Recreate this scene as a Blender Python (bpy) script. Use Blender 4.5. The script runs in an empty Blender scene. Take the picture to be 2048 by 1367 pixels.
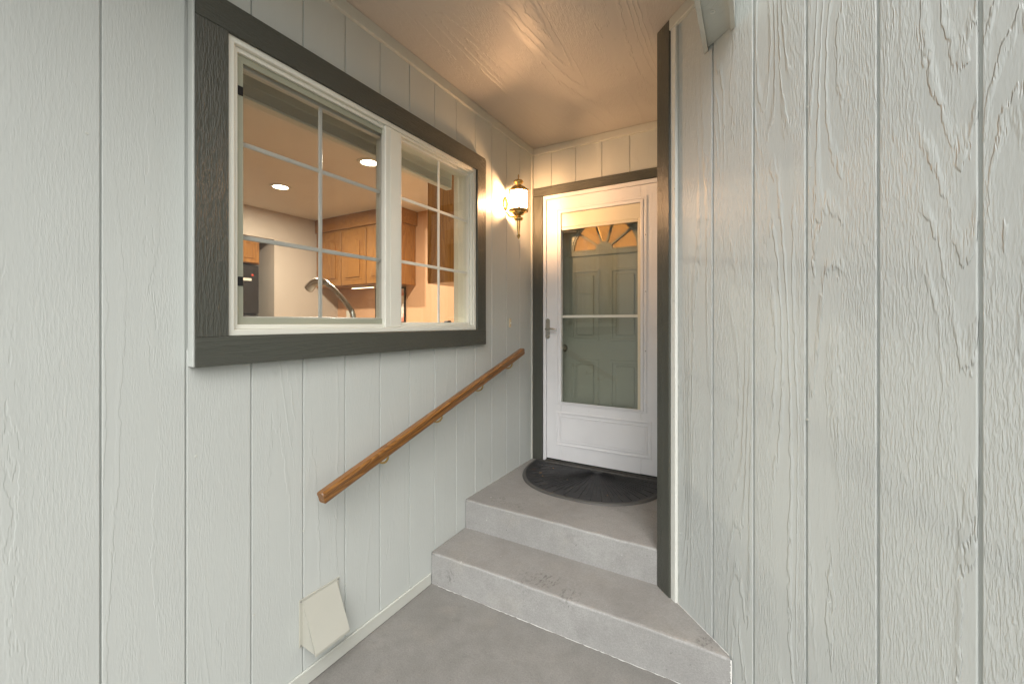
import bpy, bmesh, math, random
from mathutils import Vector, Matrix
random.seed(7)
SC = bpy.context.scene
COL = SC.collection
PI = math.pi

# ------------------------------------------------------------------ camera, sky, sun, exposure
CAMZ = 1.45
YAW = math.atan2(481, 836)
cam = bpy.data.cameras.new('camera')
cam.sensor_width = 36.0
cam.lens = 36.0 * 836.0 / 2048.0
cam.shift_y = -(683.5 - 645.0) / 2048.0
cam.clip_start = 0.02
cam.clip_end = 3000
cam_ob = bpy.data.objects.new('camera', cam)
cam_ob.location = (0, 0, CAMZ)
cam_ob.rotation_euler = (PI / 2, 0, YAW)
COL.objects.link(cam_ob)
SC.camera = cam_ob

SUN_EL, SUN_AZ = math.radians(48), math.radians(150)      # azimuth clockwise from +Y
w = bpy.data.worlds.new('World')
SC.world = w
w.use_nodes = True
nt = w.node_tree
for n in list(nt.nodes):
    nt.nodes.remove(n)
sky = nt.nodes.new('ShaderNodeTexSky')
sky.sky_type = 'NISHITA'
sky.sun_disc = False
sky.sun_elevation = SUN_EL
sky.sun_rotation = SUN_AZ
sky.dust_density = 4.0
hs = nt.nodes.new('ShaderNodeHueSaturation')
hs.inputs['Saturation'].default_value = 0.12
bg = nt.nodes.new('ShaderNodeBackground')
bg.inputs['Strength'].default_value = 0.15
wo = nt.nodes.new('ShaderNodeOutputWorld')
nt.links.new(sky.outputs[0], hs.inputs['Color'])
nt.links.new(hs.outputs[0], bg.inputs['Color'])
nt.links.new(bg.outputs[0], wo.inputs['Surface'])

sun = bpy.data.lights.new('sun', 'SUN')
sun.energy = 1.5
sun.angle = math.radians(60)
sun.color = (1.0, 0.97, 0.92)
sun_ob = bpy.data.objects.new('sun', sun)
d_to = Vector((math.sin(SUN_AZ) * math.cos(SUN_EL), math.cos(SUN_AZ) * math.cos(SUN_EL), math.sin(SUN_EL)))
sun_ob.rotation_euler = d_to.to_track_quat('Z', 'Y').to_euler()
sun_ob.location = (2, -3, 6)
COL.objects.link(sun_ob)

SC.view_settings.view_transform = 'Standard'
SC.view_settings.look = 'None'
SC.view_settings.gamma = 1.0
SC.view_settings.exposure = 0.56
SC.render.engine = 'CYCLES'
SC.cycles.use_denoising = True
SC.cycles.use_adaptive_sampling = True
SC.cycles.adaptive_threshold = 0.02
SC.cycles.max_bounces = 8
SC.cycles.diffuse_bounces = 4
SC.cycles.transparent_max_bounces = 24
SC.cycles.sample_clamp_indirect = 6.0
SC.cycles.caustics_reflective = False
SC.cycles.caustics_refractive = False

# ------------------------------------------------------------------ dimensions (metres, patio at z = 0)
XL = -1.554            # face of the siding on the left wall
YD = 3.037             # face of the siding on the door wall
ZT, ZL = 0.176, 0.3515 # tread, landing
ZC = 2.855             # porch ceiling
CA = 1.7316            # angled wall: x + y = CA
AX0, AY0 = -0.390, CA + 0.390   # its far corner

# ------------------------------------------------------------------ node helpers
class NB:
    def __init__(s, name):
        s.m = bpy.data.materials.new(name)
        s.m.use_nodes = True
        s.t = s.m.node_tree
        for n in list(s.t.nodes):
            s.t.nodes.remove(n)
        s.out = s.t.nodes.new('ShaderNodeOutputMaterial')
    def n(s, ty, **kw):
        x = s.t.nodes.new(ty)
        for k, v in kw.items():
            setattr(x, k, v)
        return x
    def put(s, sock, v):
        if hasattr(v, 'is_linked') or isinstance(v, bpy.types.NodeSocket):
            s.t.links.new(v, sock)
        else:
            sock.default_value = v
    def math(s, op, a, b=0.0, c=0.0, clamp=False):
        x = s.n('ShaderNodeMath', operation=op)
        x.use_clamp = clamp
        s.put(x.inputs[0], a); s.put(x.inputs[1], b); s.put(x.inputs[2], c)
        return x.outputs[0]
    def vmul(s, v, k):
        x = s.n('ShaderNodeVectorMath', operation='MULTIPLY')
        s.put(x.inputs[0], v); s.put(x.inputs[1], k)
        return x.outputs[0]
    def vadd(s, v, k):
        x = s.n('ShaderNodeVectorMath', operation='ADD')
        s.put(x.inputs[0], v); s.put(x.inputs[1], k)
        return x.outputs[0]
    def noise(s, v, scale=1.0, detail=2.0, rough=0.5, dist=0.0):
        x = s.n('ShaderNodeTexNoise')
        s.put(x.inputs['Vector'], v)
        x.inputs['Scale'].default_value = scale
        x.inputs['Detail'].default_value = detail
        x.inputs['Roughness'].default_value = rough
        x.inputs['Distortion'].default_value = dist
        return x.outputs['Fac']
    def smooth(s, v, a, b, lo=0.0, hi=1.0):
        x = s.n('ShaderNodeMapRange', interpolation_type='SMOOTHSTEP')
        s.put(x.inputs[0], v)
        for i, q in enumerate((a, b, lo, hi)):
            x.inputs[1 + i].default_value = q
        return x.outputs[0]
    def mix(s, f, a, b):
        x = s.n('ShaderNodeMix', data_type='RGBA')
        s.put(x.inputs[0], f)
        s.put(x.inputs[6], tuple(a) + (1,) if isinstance(a, (tuple, list)) else a)
        s.put(x.inputs[7], tuple(b) + (1,) if isinstance(b, (tuple, list)) else b)
        return x.outputs[2]
    def bump(s, h, dist, strength=1.0, normal=None):
        x = s.n('ShaderNodeBump')
        x.inputs['Strength'].default_value = strength
        x.inputs['Distance'].default_value = dist
        s.put(x.inputs['Height'], h)
        if normal is not None:
            s.t.links.new(normal, x.inputs['Normal'])
        return x.outputs[0]
    def bsdf(s, col, rough=0.5, metal=0.0, normal=None, spec=0.5, coat=0.0, emit=None, estr=0.0):
        x = s.n('ShaderNodeBsdfPrincipled')
        s.put(x.inputs['Base Color'], tuple(col) + (1,) if isinstance(col, (tuple, list)) else col)
        s.put(x.inputs['Roughness'], rough)
        x.inputs['Metallic'].default_value = metal
        x.inputs['Specular IOR Level'].default_value = spec
        x.inputs['Coat Weight'].default_value = coat
        x.inputs['Coat Roughness'].default_value = 0.15
        if normal is not None:
            s.t.links.new(normal, x.inputs['Normal'])
        if emit:
            x.inputs['Emission Color'].default_value = tuple(emit) + (1,)
            x.inputs['Emission Strength'].default_value = estr
        return x.outputs[0]
    def done(s, sh):
        s.t.links.new(sh, s.out.inputs['Surface'])
        return s.m
    def coords(s, rnd=True):
        tc = s.n('ShaderNodeTexCoord')
        v = tc.outputs['Object']
        if rnd:
            oi = s.n('ShaderNodeObjectInfo')
            cb = s.n('ShaderNodeCombineXYZ')
            s.put(cb.inputs[0], s.math('MULTIPLY', oi.outputs['Random'], 41.0))
            s.put(cb.inputs[1], s.math('MULTIPLY', oi.outputs['Random'], 17.0))
            s.put(cb.inputs[2], s.math('MULTIPLY', oi.outputs['Random'], 73.0))
            v = s.vadd(v, cb.outputs[0])
        return v

def grain_height(b, v, axis='z', cath=1.0, fine=1.0, ridge_n=15.0, cov=0.0):
    """embossed wood grain: contour ridges of a stretched field, plus fibrous stipple"""
    def st(a, l):
        return {'z': (a, a, l), 'x': (l, a, a), 'y': (a, l, a)}[axis]
    n1 = b.noise(b.vmul(v, st(5.2, 0.5)), 1.0, 1.0, 0.4)
    wob = b.noise(b.vmul(v, st(75.0, 13.0)), 1.0, 2.0, 0.65)
    f = b.math('ADD', b.math('MULTIPLY', n1, ridge_n), b.math('MULTIPLY', wob, 0.75))
    fr = b.math('FRACT', f)
    up = b.smooth(fr, 0.0, 0.10)
    dn = b.smooth(fr, 0.14, 0.48, 1.0, 0.0)
    ridge = b.math('MULTIPLY', up, dn)
    mask = b.smooth(b.noise(b.vmul(b.vadd(v, (3.3, 9.1, 5.7)), st(9.0, 0.28)), 1.0, 1.0), 0.42 + cov, 0.58 + cov)
    brk = b.smooth(wob, 0.30, 0.46)
    ridge = b.math('MULTIPLY', ridge, b.math('MULTIPLY', mask, brk))
    fib = b.noise(b.vmul(v, st(200.0, 30.0)), 1.0, 2.0, 0.6)
    fib = b.smooth(fib, 0.38, 0.66)
    fibm = b.math('MULTIPLY', fib, b.math('SUBTRACT', 1.15, mask))
    h = b.math('MULTIPLY', ridge, cath)
    h = b.math('MULTIPLY_ADD', fibm, 0.42 * fine, h)
    h = b.math('MULTIPLY_ADD', wob, 0.30, h)
    return h

def paint_wood(name, col, axis='z', dist=0.0016, rough=0.42, cath=1.0, fine=1.0, var=0.06, ridge_n=15.0, dirt=0.0, cov=0.0):
    b = NB(name)
    v = b.coords()
    h = grain_height(b, v, axis, cath, fine, ridge_n, cov)
    m = b.noise(v, 2.1, 3.0)
    m2 = b.noise(v, 11.0, 3.0)
    k = b.math('ADD', b.math('MULTIPLY', b.math('SUBTRACT', m, 0.5), var * 2), b.math('MULTIPLY', b.math('SUBTRACT', m2, 0.5), var))
    cc = b.mix(b.math('ADD', 0.5, b.math('MULTIPLY', k, 4.0), clamp=True), tuple(c * (1 - var * 1.3) for c in col), tuple(min(1, c * (1 + var)) for c in col))
    if dirt:
        sp = b.smooth(b.noise(b.vmul(v, (9, 9, 5)), 1.0, 4.0, 0.65), 0.66, 0.8)
        cc = b.mix(b.math('MULTIPLY', sp, dirt), cc, (0.2, 0.2, 0.16))
    r = b.math('ADD', rough, b.math('MULTIPLY', b.math('SUBTRACT', m2, 0.5), 0.15))
    return b.done(b.bsdf(cc, r, normal=b.bump(h, dist), spec=0.45))

SID = (0.53, 0.555, 0.528)
M = {}
M['siding'] = paint_wood('siding_paint', SID, dist=0.00055, dirt=0.22)
M['siding_bold'] = paint_wood('siding_paint_deep_emboss', (0.535, 0.562, 0.545), dist=0.0027, rough=0.42, cath=1.0, fine=0.85, ridge_n=21.0, cov=0.0)
M['ceil'] = paint_wood('ceiling_paint', (0.47, 0.445, 0.405), axis='y', dist=0.0012, rough=0.36)
M['trim_pale'] = paint_wood('pale_trim_paint', (0.55, 0.56, 0.51), dist=0.0008, rough=0.45)
M['trim_pale_x'] = paint_wood('pale_trim_paint_flat', (0.53, 0.54, 0.49), axis='x', dist=0.0008, rough=0.45)
M['trim_pale_y'] = paint_wood('pale_fascia_paint', (0.53, 0.54, 0.49), axis='y', dist=0.0008, rough=0.45)
M['white_highlit'] = paint_wood('white_and_highlit_trim_paint', (0.70, 0.71, 0.66), dist=0.0005, rough=0.45)
M['dark_z'] = paint_wood('dark_trim_paint_upright', (0.070, 0.073, 0.060), dist=0.0022, rough=0.40, cath=0.25, fine=1.2, ridge_n=30)
M['dark_x'] = paint_wood('dark_trim_paint_flat', (0.070, 0.073, 0.060), axis='x', dist=0.0022, rough=0.40, cath=0.25, fine=1.2, ridge_n=30)

def plain(name, col, rough=0.5, metal=0.0, bumpd=0.0, scale=60.0, var=0.03, coat=0.0, spec=0.5):
    b = NB(name)
    v = b.coords()
    nn = b.noise(v, scale, 3.0)
    big = b.noise(v, 3.0, 2.0)
    cc = b.mix(b.smooth(big, 0.3, 0.7), tuple(c * (1 - var) for c in col), tuple(min(1, c * (1 + var)) for c in col))
    r = b.math('ADD', rough, b.math('MULTIPLY', b.math('SUBTRACT', nn, 0.5), 0.12))
    return b.done(b.bsdf(cc, r, metal, b.bump(nn, bumpd) if bumpd else None, spec, coat))

M['vinyl'] = plain('window_vinyl', (0.74, 0.74, 0.66), 0.35, bumpd=0.0002)
M['screenframe'] = plain('screen_frame_paint', (0.34, 0.35, 0.27), 0.4)
M['blacktab'] = plain('black_plastic', (0.012, 0.012, 0.012), 0.35)
M['doorwhite'] = plain('white_door_enamel', (0.80, 0.80, 0.81), 0.30, bumpd=0.0002, scale=25)
M['almond'] = plain('almond_vinyl', (0.72, 0.66, 0.50), 0.35)
M['doorgrey'] = plain('grey_green_door_paint', (0.325, 0.34, 0.295), 0.35, bumpd=0.0003, scale=25)
M['nickel'] = plain('brushed_nickel', (0.55, 0.53, 0.48), 0.25, 1.0)
M['steel'] = plain('brushed_steel', (0.60, 0.58, 0.53), 0.22, 1.0)
M['brass'] = plain('antique_brass', (0.62, 0.42, 0.16), 0.24, 1.0, bumpd=0.0003, scale=180, var=0.12)
M['ventplastic'] = plain('beige_vent_plastic', (0.46, 0.455, 0.395), 0.4, bumpd=0.0003, var=0.06)
M['drywall'] = plain('interior_wall_paint', (0.55, 0.48, 0.40), 0.7, bumpd=0.0004, scale=120)
M['drywhite'] = plain('interior_ceiling_paint', (0.74, 0.70, 0.63), 0.8, bumpd=0.0006, scale=120)
M['jambwhite'] = plain('interior_window_reveal_paint', (0.66, 0.63, 0.54), 0.6)
M['laminate'] = plain('beige_laminate', (0.45, 0.38, 0.30), 0.4, var=0.1)
M['fridge'] = plain('black_appliance_enamel', (0.02, 0.02, 0.02), 0.3)
M['paper'] = plain('pale_paper', (0.75, 0.70, 0.58), 0.7)
M['redmag'] = plain('red_plastic', (0.6, 0.06, 0.03), 0.4)
M['screw'] = plain('grey_screw', (0.3, 0.3, 0.28), 0.4, 0.6)
M['bellplate'] = plain('almond_bell_plate', (0.68, 0.56, 0.36), 0.4)
M['caulk'] = plain('white_caulk', (0.72, 0.72, 0.69), 0.6, bumpd=0.001, scale=90)
M['interiorfloor'] = plain('interior_floor', (0.30, 0.20, 0.12), 0.5)

def glass_mat(name, tint=(0.97, 0.98, 0.96), ior=1.5, refl=1.0, frost=0.0):
    b = NB(name)
    tr = b.n('ShaderNodeBsdfTransparent'); tr.inputs[0].default_value = tuple(tint) + (1,)
    gl = b.n('ShaderNodeBsdfGlossy'); gl.inputs['Roughness'].default_value = 0.01
    lw = b.n('ShaderNodeLayerWeight'); lw.inputs[0].default_value = 0.5
    fres = b.math('MULTIPLY_ADD', b.math('POWER', lw.outputs['Facing'], 5.0), 0.955, 0.045)
    base = tr.outputs[0]
    if frost:
        tl = b.n('ShaderNodeBsdfTranslucent'); tl.inputs[0].default_value = (0.95, 0.93, 0.88, 1)
        mx = b.n('ShaderNodeMixShader'); mx.inputs[0].default_value = frost
        b.t.links.new(base, mx.inputs[1]); b.t.links.new(tl.outputs[0], mx.inputs[2])
        base = mx.outputs[0]
    m2 = b.n('ShaderNodeMixShader')
    b.put(m2.inputs[0], b.math('MULTIPLY', fres, refl, clamp=True))
    b.t.links.new(base, m2.inputs[1]); b.t.links.new(gl.outputs[0], m2.inputs[2])
    return b.done(m2.outputs[0])
M['glass'] = glass_mat('window_glass')
M['glass_door'] = glass_mat('storm_door_glass', (0.95, 0.96, 0.93))
M['glass_lamp'] = glass_mat('lantern_glass', (1.0, 0.97, 0.9), frost=0.3)
M['glass_fan'] = glass_mat('fanlight_glass', (0.97, 0.84, 0.66), frost=0.35)

def mesh_mat():
    b = NB('insect_mesh')
    tr = b.n('ShaderNodeBsdfTransparent')
    df = b.n('ShaderNodeBsdfDiffuse'); df.inputs[0].default_value = (0.06, 0.06, 0.06, 1)
    mx = b.n('ShaderNodeMixShader'); mx.inputs[0].default_value = 0.16
    b.t.links.new(tr.outputs[0], mx.inputs[1]); b.t.links.new(df.outputs[0], mx.inputs[2])
    return b.done(mx.outputs[0])
M['mesh'] = mesh_mat()

def emit_mat(name, col, s):
    b = NB(name)
    e = b.n('ShaderNodeEmission'); e.inputs[0].default_value = tuple(col) + (1,); e.inputs[1].default_value = s
    return b.done(e.outputs[0])
M['bulb'] = emit_mat('lit_bulb', (1.0, 0.58, 0.32), 2000)
M['hallglow'] = emit_mat('lit_hall_globe', (1.0, 0.52, 0.18), 100)
M['downlight'] = emit_mat('lit_downlight', (1.0, 0.86, 0.66), 30)
M['striplight'] = emit_mat('lit_strip', (1.0, 0.66, 0.36), 14)

def oak(name, c1, c2, axis='z', rough=0.35, scale=1.0):
    b = NB(name)
    v = b.coords()
    def st(a, l):
        return {'z': (a, a, l), 'x': (l, a, a)}[axis]
    n1 = b.noise(b.vmul(v, st(9 * scale, 0.9 * scale)), 1.0, 1.0)
    fr = b.math('FRACT', b.math('MULTIPLY', n1, 16.0))
    ring = b.smooth(fr, 0.1, 0.9)
    fib = b.noise(b.vmul(v, st(160 * scale, 9 * scale)), 1.0, 3.0)
    f = b.math('ADD', b.math('MULTIPLY', ring, 0.5), b.math('MULTIPLY', fib, 0.6), clamp=True)
    cc = b.mix(f, c1, c2)
    return b.done(b.bsdf(cc, rough, normal=b.bump(fib, 0.0004), coat=0.25))
M['oak'] = oak('oak_cabinet', (0.20, 0.078, 0.016), (0.40, 0.19, 0.052))
M['oak_x'] = oak('oak_cabinet_flat', (0.20, 0.078, 0.016), (0.40, 0.19, 0.052), 'x')
M['rail'] = oak('varnished_oak_rail', (0.10, 0.038, 0.008), (0.30, 0.135, 0.036), 'x', 0.28, 1.6)

def concrete(name, c1, c2, stains=(), dust=0.0):
    b = NB(name)
    tc = b.n('ShaderNodeTexCoord'); v = tc.outputs['Object']
    big = b.noise(v, 2.6, 5.0, 0.62, 0.4)
    mid = b.noise(v, 16.0, 5.0, 0.65)
    fin = b.noise(v, 140.0, 3.0, 0.6)
    grit = b.noise(v, 420.0, 2.0, 0.5)
    f = b.math('ADD', b.math('MULTIPLY', b.smooth(big, 0.3, 0.7), 0.42), b.math('MULTIPLY', mid, 0.6), clamp=True)
    cc = b.mix(f, c1, c2)
    dk = b.smooth(b.noise(b.vadd(v, (4, 2, 8)), 5.0, 5.0, 0.7), 0.56, 0.74)
    cc = b.mix(b.math('MULTIPLY', dk, 0.35), cc, tuple(c * 0.62 for c in c1))
    tan = b.smooth(b.noise(b.vadd(v, (1, 7, 3)), 3.4, 4.0, 0.6), 0.52, 0.72)
    cc = b.mix(b.math('MULTIPLY', tan, 0.3), cc, (c2[0] * 1.02, c2[1] * 0.95, c2[2] * 0.84))
    cc = b.mix(b.smooth(fin, 0.3, 0.7, 0.0, 0.30), cc, tuple(c * 0.7 for c in c1))
    cc = b.mix(b.smooth(grit, 0.5, 0.75, 0.0, 0.30), cc, tuple(min(1, c * 1.35) for c in c2))
    pit = b.smooth(b.noise(v, 70.0, 1.0), 0.76, 0.82)
    cc = b.mix(b.math('MULTIPLY', pit, 0.6), cc, (0.05, 0.048, 0.045))
    wht = b.smooth(b.noise(b.vadd(v, (11, 3, 5)), 48.0, 1.0), 0.79, 0.84)
    cc = b.mix(b.math('MULTIPLY', wht, 0.8), cc, (0.6, 0.6, 0.58))
    scuff = b.smooth(b.noise(b.vmul(v, (70, 38, 50)), 1.0, 4.0, 0.7), 0.50, 0.62)
    for (sx, sy, sz, r, k) in stains:
        dv = b.n('ShaderNodeVectorMath', operation='DISTANCE')
        b.put(dv.inputs[0], v); dv.inputs[1].default_value = (sx, sy, sz)
        fall = b.smooth(dv.outputs['Value'], r * 0.35, r, 1.0, 0.0)
        cc = b.mix(b.math('MULTIPLY', b.math('MULTIPLY', fall, scuff), k * 0.6), cc, (0.055, 0.052, 0.048))
    h = b.math('ADD', b.math('MULTIPLY', fin, 0.6), b.math('MULTIPLY', grit, 0.35))
    h = b.math('MULTIPLY_ADD', mid, 1.2, h)
    r = b.math('ADD', 0.62, b.math('MULTIPLY', mid, 0.25))
    return b.done(b.bsdf(cc, r, normal=b.bump(h, 0.0016), spec=0.35))
STAINS = ((-0.88, 1.88, ZT, 0.09, 0.75), (-0.74, 1.83, ZT, 0.075, 0.75), (-0.16, 1.83, ZT, 0.05, 0.8),
          (-1.36, 2.20, ZL, 0.09, 0.6), (-1.22, 2.19, ZL, 0.08, 0.5), (-0.98, 1.86, ZT, 0.12, 0.35), (-1.42, 1.79, 0.08, 0.05, 0.6))
M['conc_step'] = concrete('worn_step_concrete', (0.25, 0.246, 0.236), (0.41, 0.408, 0.395), STAINS)
M['conc_tread'] = concrete('foot_worn_tread_concrete', (0.205, 0.194, 0.180), (0.345, 0.332, 0.314), STAINS)
M['conc_patio'] = concrete('patio_concrete', (0.165, 0.158, 0.145), (0.295, 0.285, 0.268))

def rubber():
    b = NB('black_rubber')
    v = b.coords(False)
    n1 = b.noise(v, 14.0, 4.0)
    n2 = b.noise(v, 220.0, 2.0)
    dust = b.smooth(b.noise(v, 60.0, 4.0, 0.7), 0.52, 0.75)
    cc = b.mix(b.smooth(n1, 0.35, 0.7), (0.010, 0.010, 0.011), (0.020, 0.020, 0.021))
    cc = b.mix(b.math('MULTIPLY', dust, 0.4), cc, (0.10, 0.095, 0.085))
    return b.done(b.bsdf(cc, 0.55, normal=b.bump(n2, 0.001)))
M['rubber'] = rubber()
M['rubber_rim'] = plain('dusty_rubber_rim', (0.075, 0.072, 0.066), 0.6, bumpd=0.0008, scale=160, var=0.2)
M['sill'] = plain('dark_bronze_sill', (0.05, 0.047, 0.043), 0.4, 0.3)
M['peach'] = plain('peach_backsplash', (0.60, 0.36, 0.21), 0.6, bumpd=0.0004, scale=120)  # one even peach colour over the whole kitchen back wall
def soil():
    b = NB('pale_gravel_ground')
    v = b.coords(False)
    n1 = b.noise(v, 0.6, 5.0); n2 = b.noise(v, 20.0, 4.0)
    cc = b.mix(b.smooth(n2, 0.3, 0.7), (0.31, 0.29, 0.25), (0.45, 0.43, 0.38))
    return b.done(b.bsdf(cc, 0.95, normal=b.bump(n2, 0.02)))
M['soil'] = soil()
M['leaf'] = plain('dry_leaf', (0.36, 0.20, 0.06), 0.7)

# ------------------------------------------------------------------ mesh helpers
def box(bm, x0, x1, y0, y1, z0, z1, bev=0.0, seg=1):
    vs = [bm.verts.new((x, y, z)) for x in (min(x0, x1), max(x0, x1)) for y in (min(y0, y1), max(y0, y1)) for z in (min(z0, z1), max(z0, z1))]
    fs = []
    for q in ((0, 1, 3, 2), (4, 6, 7, 5), (0, 4, 5, 1), (2, 3, 7, 6), (0, 2, 6, 4), (1, 5, 7, 3)):
        fs.append(bm.faces.new([vs[i] for i in q]))
    if bev > 0:
        es = list({e for f in fs for e in f.edges})
        bmesh.ops.bevel(bm, geom=es, offset=bev, segments=seg, affect='EDGES', profile=0.5)
def prism(bm, pts, z0, z1):
    lo = [bm.verts.new((x, y, z0)) for x, y in pts]
    hi = [bm.verts.new((x, y, z1)) for x, y in pts]
    n = len(pts)
    bm.faces.new(lo[::-1]); bm.faces.new(hi)
    for i in range(n):
        bm.faces.new((lo[i], lo[(i + 1) % n], hi[(i + 1) % n], hi[i]))
def prism_y(bm, pts, y0, y1):
    """polygon in local x,z pushed along local y"""
    lo = [bm.verts.new((x, y0, z)) for x, z in pts]
    hi = [bm.verts.new((x, y1, z)) for x, z in pts]
    n = len(pts)
    bm.faces.new(lo); bm.faces.new(hi[::-1])
    for i in range(n):
        bm.faces.new((lo[i], hi[i], hi[(i + 1) % n], lo[(i + 1) % n]))
def lathe(bm, prof, cx=0, cy=0, seg=20, cap=True):
    rings = []
    for r, z in prof:
        rings.append([bm.verts.new((cx + r * math.cos(2 * PI * k / seg), cy + r * math.sin(2 * PI * k / seg), z)) for k in range(seg)])
    for a, b in zip(rings, rings[1:]):
        for k in range(seg):
            bm.faces.new((a[k], a[(k + 1) % seg], b[(k + 1) % seg], b[k]))
    if cap:
        bm.faces.new(rings[0][::-1]); bm.faces.new(rings[-1])
def tube(bm, pts, rad, seg=10):
    pts = [Vector(p) for p in pts]
    rs = rad if isinstance(rad, (list, tuple)) else [rad] * len(pts)
    rings = []
    up = Vector((0.13, 0.31, 0.94)).normalized()
    for i, p in enumerate(pts):
        t = (pts[min(i + 1, len(pts) - 1)] - pts[max(i - 1, 0)]).normalized()
        a = t.cross(up)
        if a.length < 1e-3:
            a = t.cross(Vector((1, 0, 0)))
        a.normalize(); c = t.cross(a)
        rings.append([bm.verts.new(p + (a * math.cos(2 * PI * k / seg) + c * math.sin(2 * PI * k / seg)) * rs[i]) for k in range(seg)])
    for a, c in zip(rings, rings[1:]):
        for k in range(seg):
            bm.faces.new((a[k], a[(k + 1) % seg], c[(k + 1) % seg], c[k]))
    bm.faces.new(rings[0][::-1]); bm.faces.new(rings[-1])
def smooth_pts(pts, n=6):
    P = [Vector(p) for p in pts]
    out = []
    for i in range(len(P) - 1):
        a, b_, c, d = P[max(i - 1, 0)], P[i], P[i + 1], P[min(i + 2, len(P) - 1)]
        for k in range(n):
            t = k / n
            out.append(0.5 * ((2 * b_) + (c - a) * t + (2 * a - 5 * b_ + 4 * c - d) * t * t + (3 * b_ - a - 3 * c + d) * t ** 3))
    out.append(P[-1])
    return out
def ring(bm, x0, x1, z0, z1, wid, y0, y1, bev=0.0, wb=None):
    """a rectangular frame as one mitred loop in local x,z; y0 front, y1 back"""
    wb = wid if wb is None else wb
    o = [(x0, z0), (x1, z0), (x1, z1), (x0, z1)]
    i = [(x0 + wid, z0 + wb), (x1 - wid, z0 + wb), (x1 - wid, z1 - wid), (x0 + wid, z1 - wid)]
    V = {}
    for tag, pts in (('o', o), ('i', i)):
        for yy, yt in ((y0, 'f'), (y1, 'b')):
            V[tag + yt] = [bm.verts.new((x, yy, z)) for x, z in pts]
    fs = []
    for k in range(4):
        j = (k + 1) % 4
        fs.append(bm.faces.new((V['of'][k], V['of'][j], V['if'][j], V['if'][k])))
        fs.append(bm.faces.new((V['ob'][j], V['ob'][k], V['ib'][k], V['ib'][j])))
        fs.append(bm.faces.new((V['of'][j], V['of'][k], V['ob'][k], V['ob'][j])))
        fs.append(bm.faces.new((V['if'][k], V['if'][j], V['ib'][j], V['ib'][k])))
    if bev > 0:
        es = list({e for f in fs for e in f.edges if abs(e.verts[0].co.y - e.verts[1].co.y) < 1e-6 and len({round(v.co.x, 5) for v in e.verts} | {round(v.co.z, 5) for v in e.verts}) == 3})
        bmesh.ops.bevel(bm, geom=es, offset=bev, segments=2, affect='EDGES', profile=0.5)
def shape(fn, *a, **k):
    bm = bmesh.new(); fn(bm, *a, **k); return bm
def mesh_of(name, bm, mat, smooth=False):
    bmesh.ops.recalc_face_normals(bm, faces=bm.faces)
    me = bpy.data.meshes.new(name)
    bm.to_mesh(me); bm.free()
    for mt in (mat if isinstance(mat, (list, tuple)) else [mat]):
        me.materials.append(M[mt])
    if smooth:
        for p in me.polygons:
            p.use_smooth = True
    return me
def put(name, bm, mat, parent=None, loc=(0, 0, 0), smooth=False, rotz=0.0):
    me = bm if isinstance(bm, bpy.types.Mesh) else mesh_of(name, bm, mat, smooth)
    o = bpy.data.objects.new(name, me)
    COL.objects.link(o)
    o.location = loc
    o.rotation_euler = (0, 0, rotz)
    if parent is not None:
        o.parent = parent
    return o
def tag(o, label, cat, group=None):
    o['label'] = label; o['category'] = cat
    if group:
        o['group'] = group
    return o
def thing(name, label, cat, loc=(0, 0, 0), rotz=0.0, group=None):
    o = bpy.data.objects.new(name, None)
    COL.objects.link(o)
    o.location = loc; o.rotation_euler = (0, 0, rotz)
    o.empty_display_size = 0.1
    return tag(o, label, cat, group)
def structure(name, bm, mat, loc=(0, 0, 0)):
    o = put(name, bm, mat, None, loc); o['kind'] = 'structure'; return o
R90, R45 = PI / 2, -PI / 4
# frames: local x runs to the right along the wall as seen from the porch, local -y points out of the wall, local z is up

# ------------------------------------------------------------------ ground
bm = bmesh.new()
box(bm, -1500, 1500, -1500, 1500, -0.4, -0.06)
structure('ground', bm, 'soil')
bm = bmesh.new()
prism(bm, [(XL - 0.02, -3.2), (2.73, -3.2), (CA + 1.0, -1.0), (-0.3, 2.03), (-0.3, 2.3), (XL - 0.02, 2.3)], -0.12, 0.0)
structure('patio', bm, 'conc_patio')

# ------------------------------------------------------------------ siding boards
def board_mesh(name, width, h, mat, gap=0.0042, thick=0.011):
    bm = bmesh.new()
    box(bm, gap / 2, width - gap / 2, 0.0, thick, 0.0, h)
    es = [e for e in bm.edges if abs(e.verts[0].co.z - e.verts[1].co.z) > 1e-4 and all(v.co.y < 1e-5 for v in e.verts)]
    bmesh.ops.bevel(bm, geom=es, offset=0.0022, segments=2, affect='EDGES', profile=0.5)
    return mesh_of(name, bm, mat)

WZ0, WZ1 = CAMZ - 0.045, CAMZ + 0.977     # window opening
WY0, WY1 = 0.743, 2.203
# left wall ------------------------------------------------------------------
LW = thing('siding_wall', 'long pale grey grooved siding wall with the kitchen window and handrail', 'wall', (XL, 0, 0), R90)
PITCH = 0.199
G0 = 0.632
m_full = board_mesh('siding_board', PITCH, 2.99, 'siding')
m_low = board_mesh('siding_board', PITCH, WZ0 - 0.04, 'siding')
m_top = board_mesh('siding_board', PITCH, 2.99 - (WZ1 + 0.045), 'siding')
for k in range(-15, 13):
    y0 = G0 + k * PITCH
    if y0 + PITCH > YD + 0.01:
        put('siding_board', board_mesh('siding_board', YD - y0 + 0.004, 2.99, 'siding'), None, LW, (y0, 0, 0))
        break
    if 0 <= k < 8:
        put('siding_board', m_low, None, LW, (y0, 0, 0))
        put('siding_board', m_top, None, LW, (y0, 0, WZ1 + 0.045))
    else:
        put('siding_board', m_full, None, LW, (y0, 0, 0))
bm = bmesh.new()
S0, S1 = 0.0062, 0.135
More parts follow.
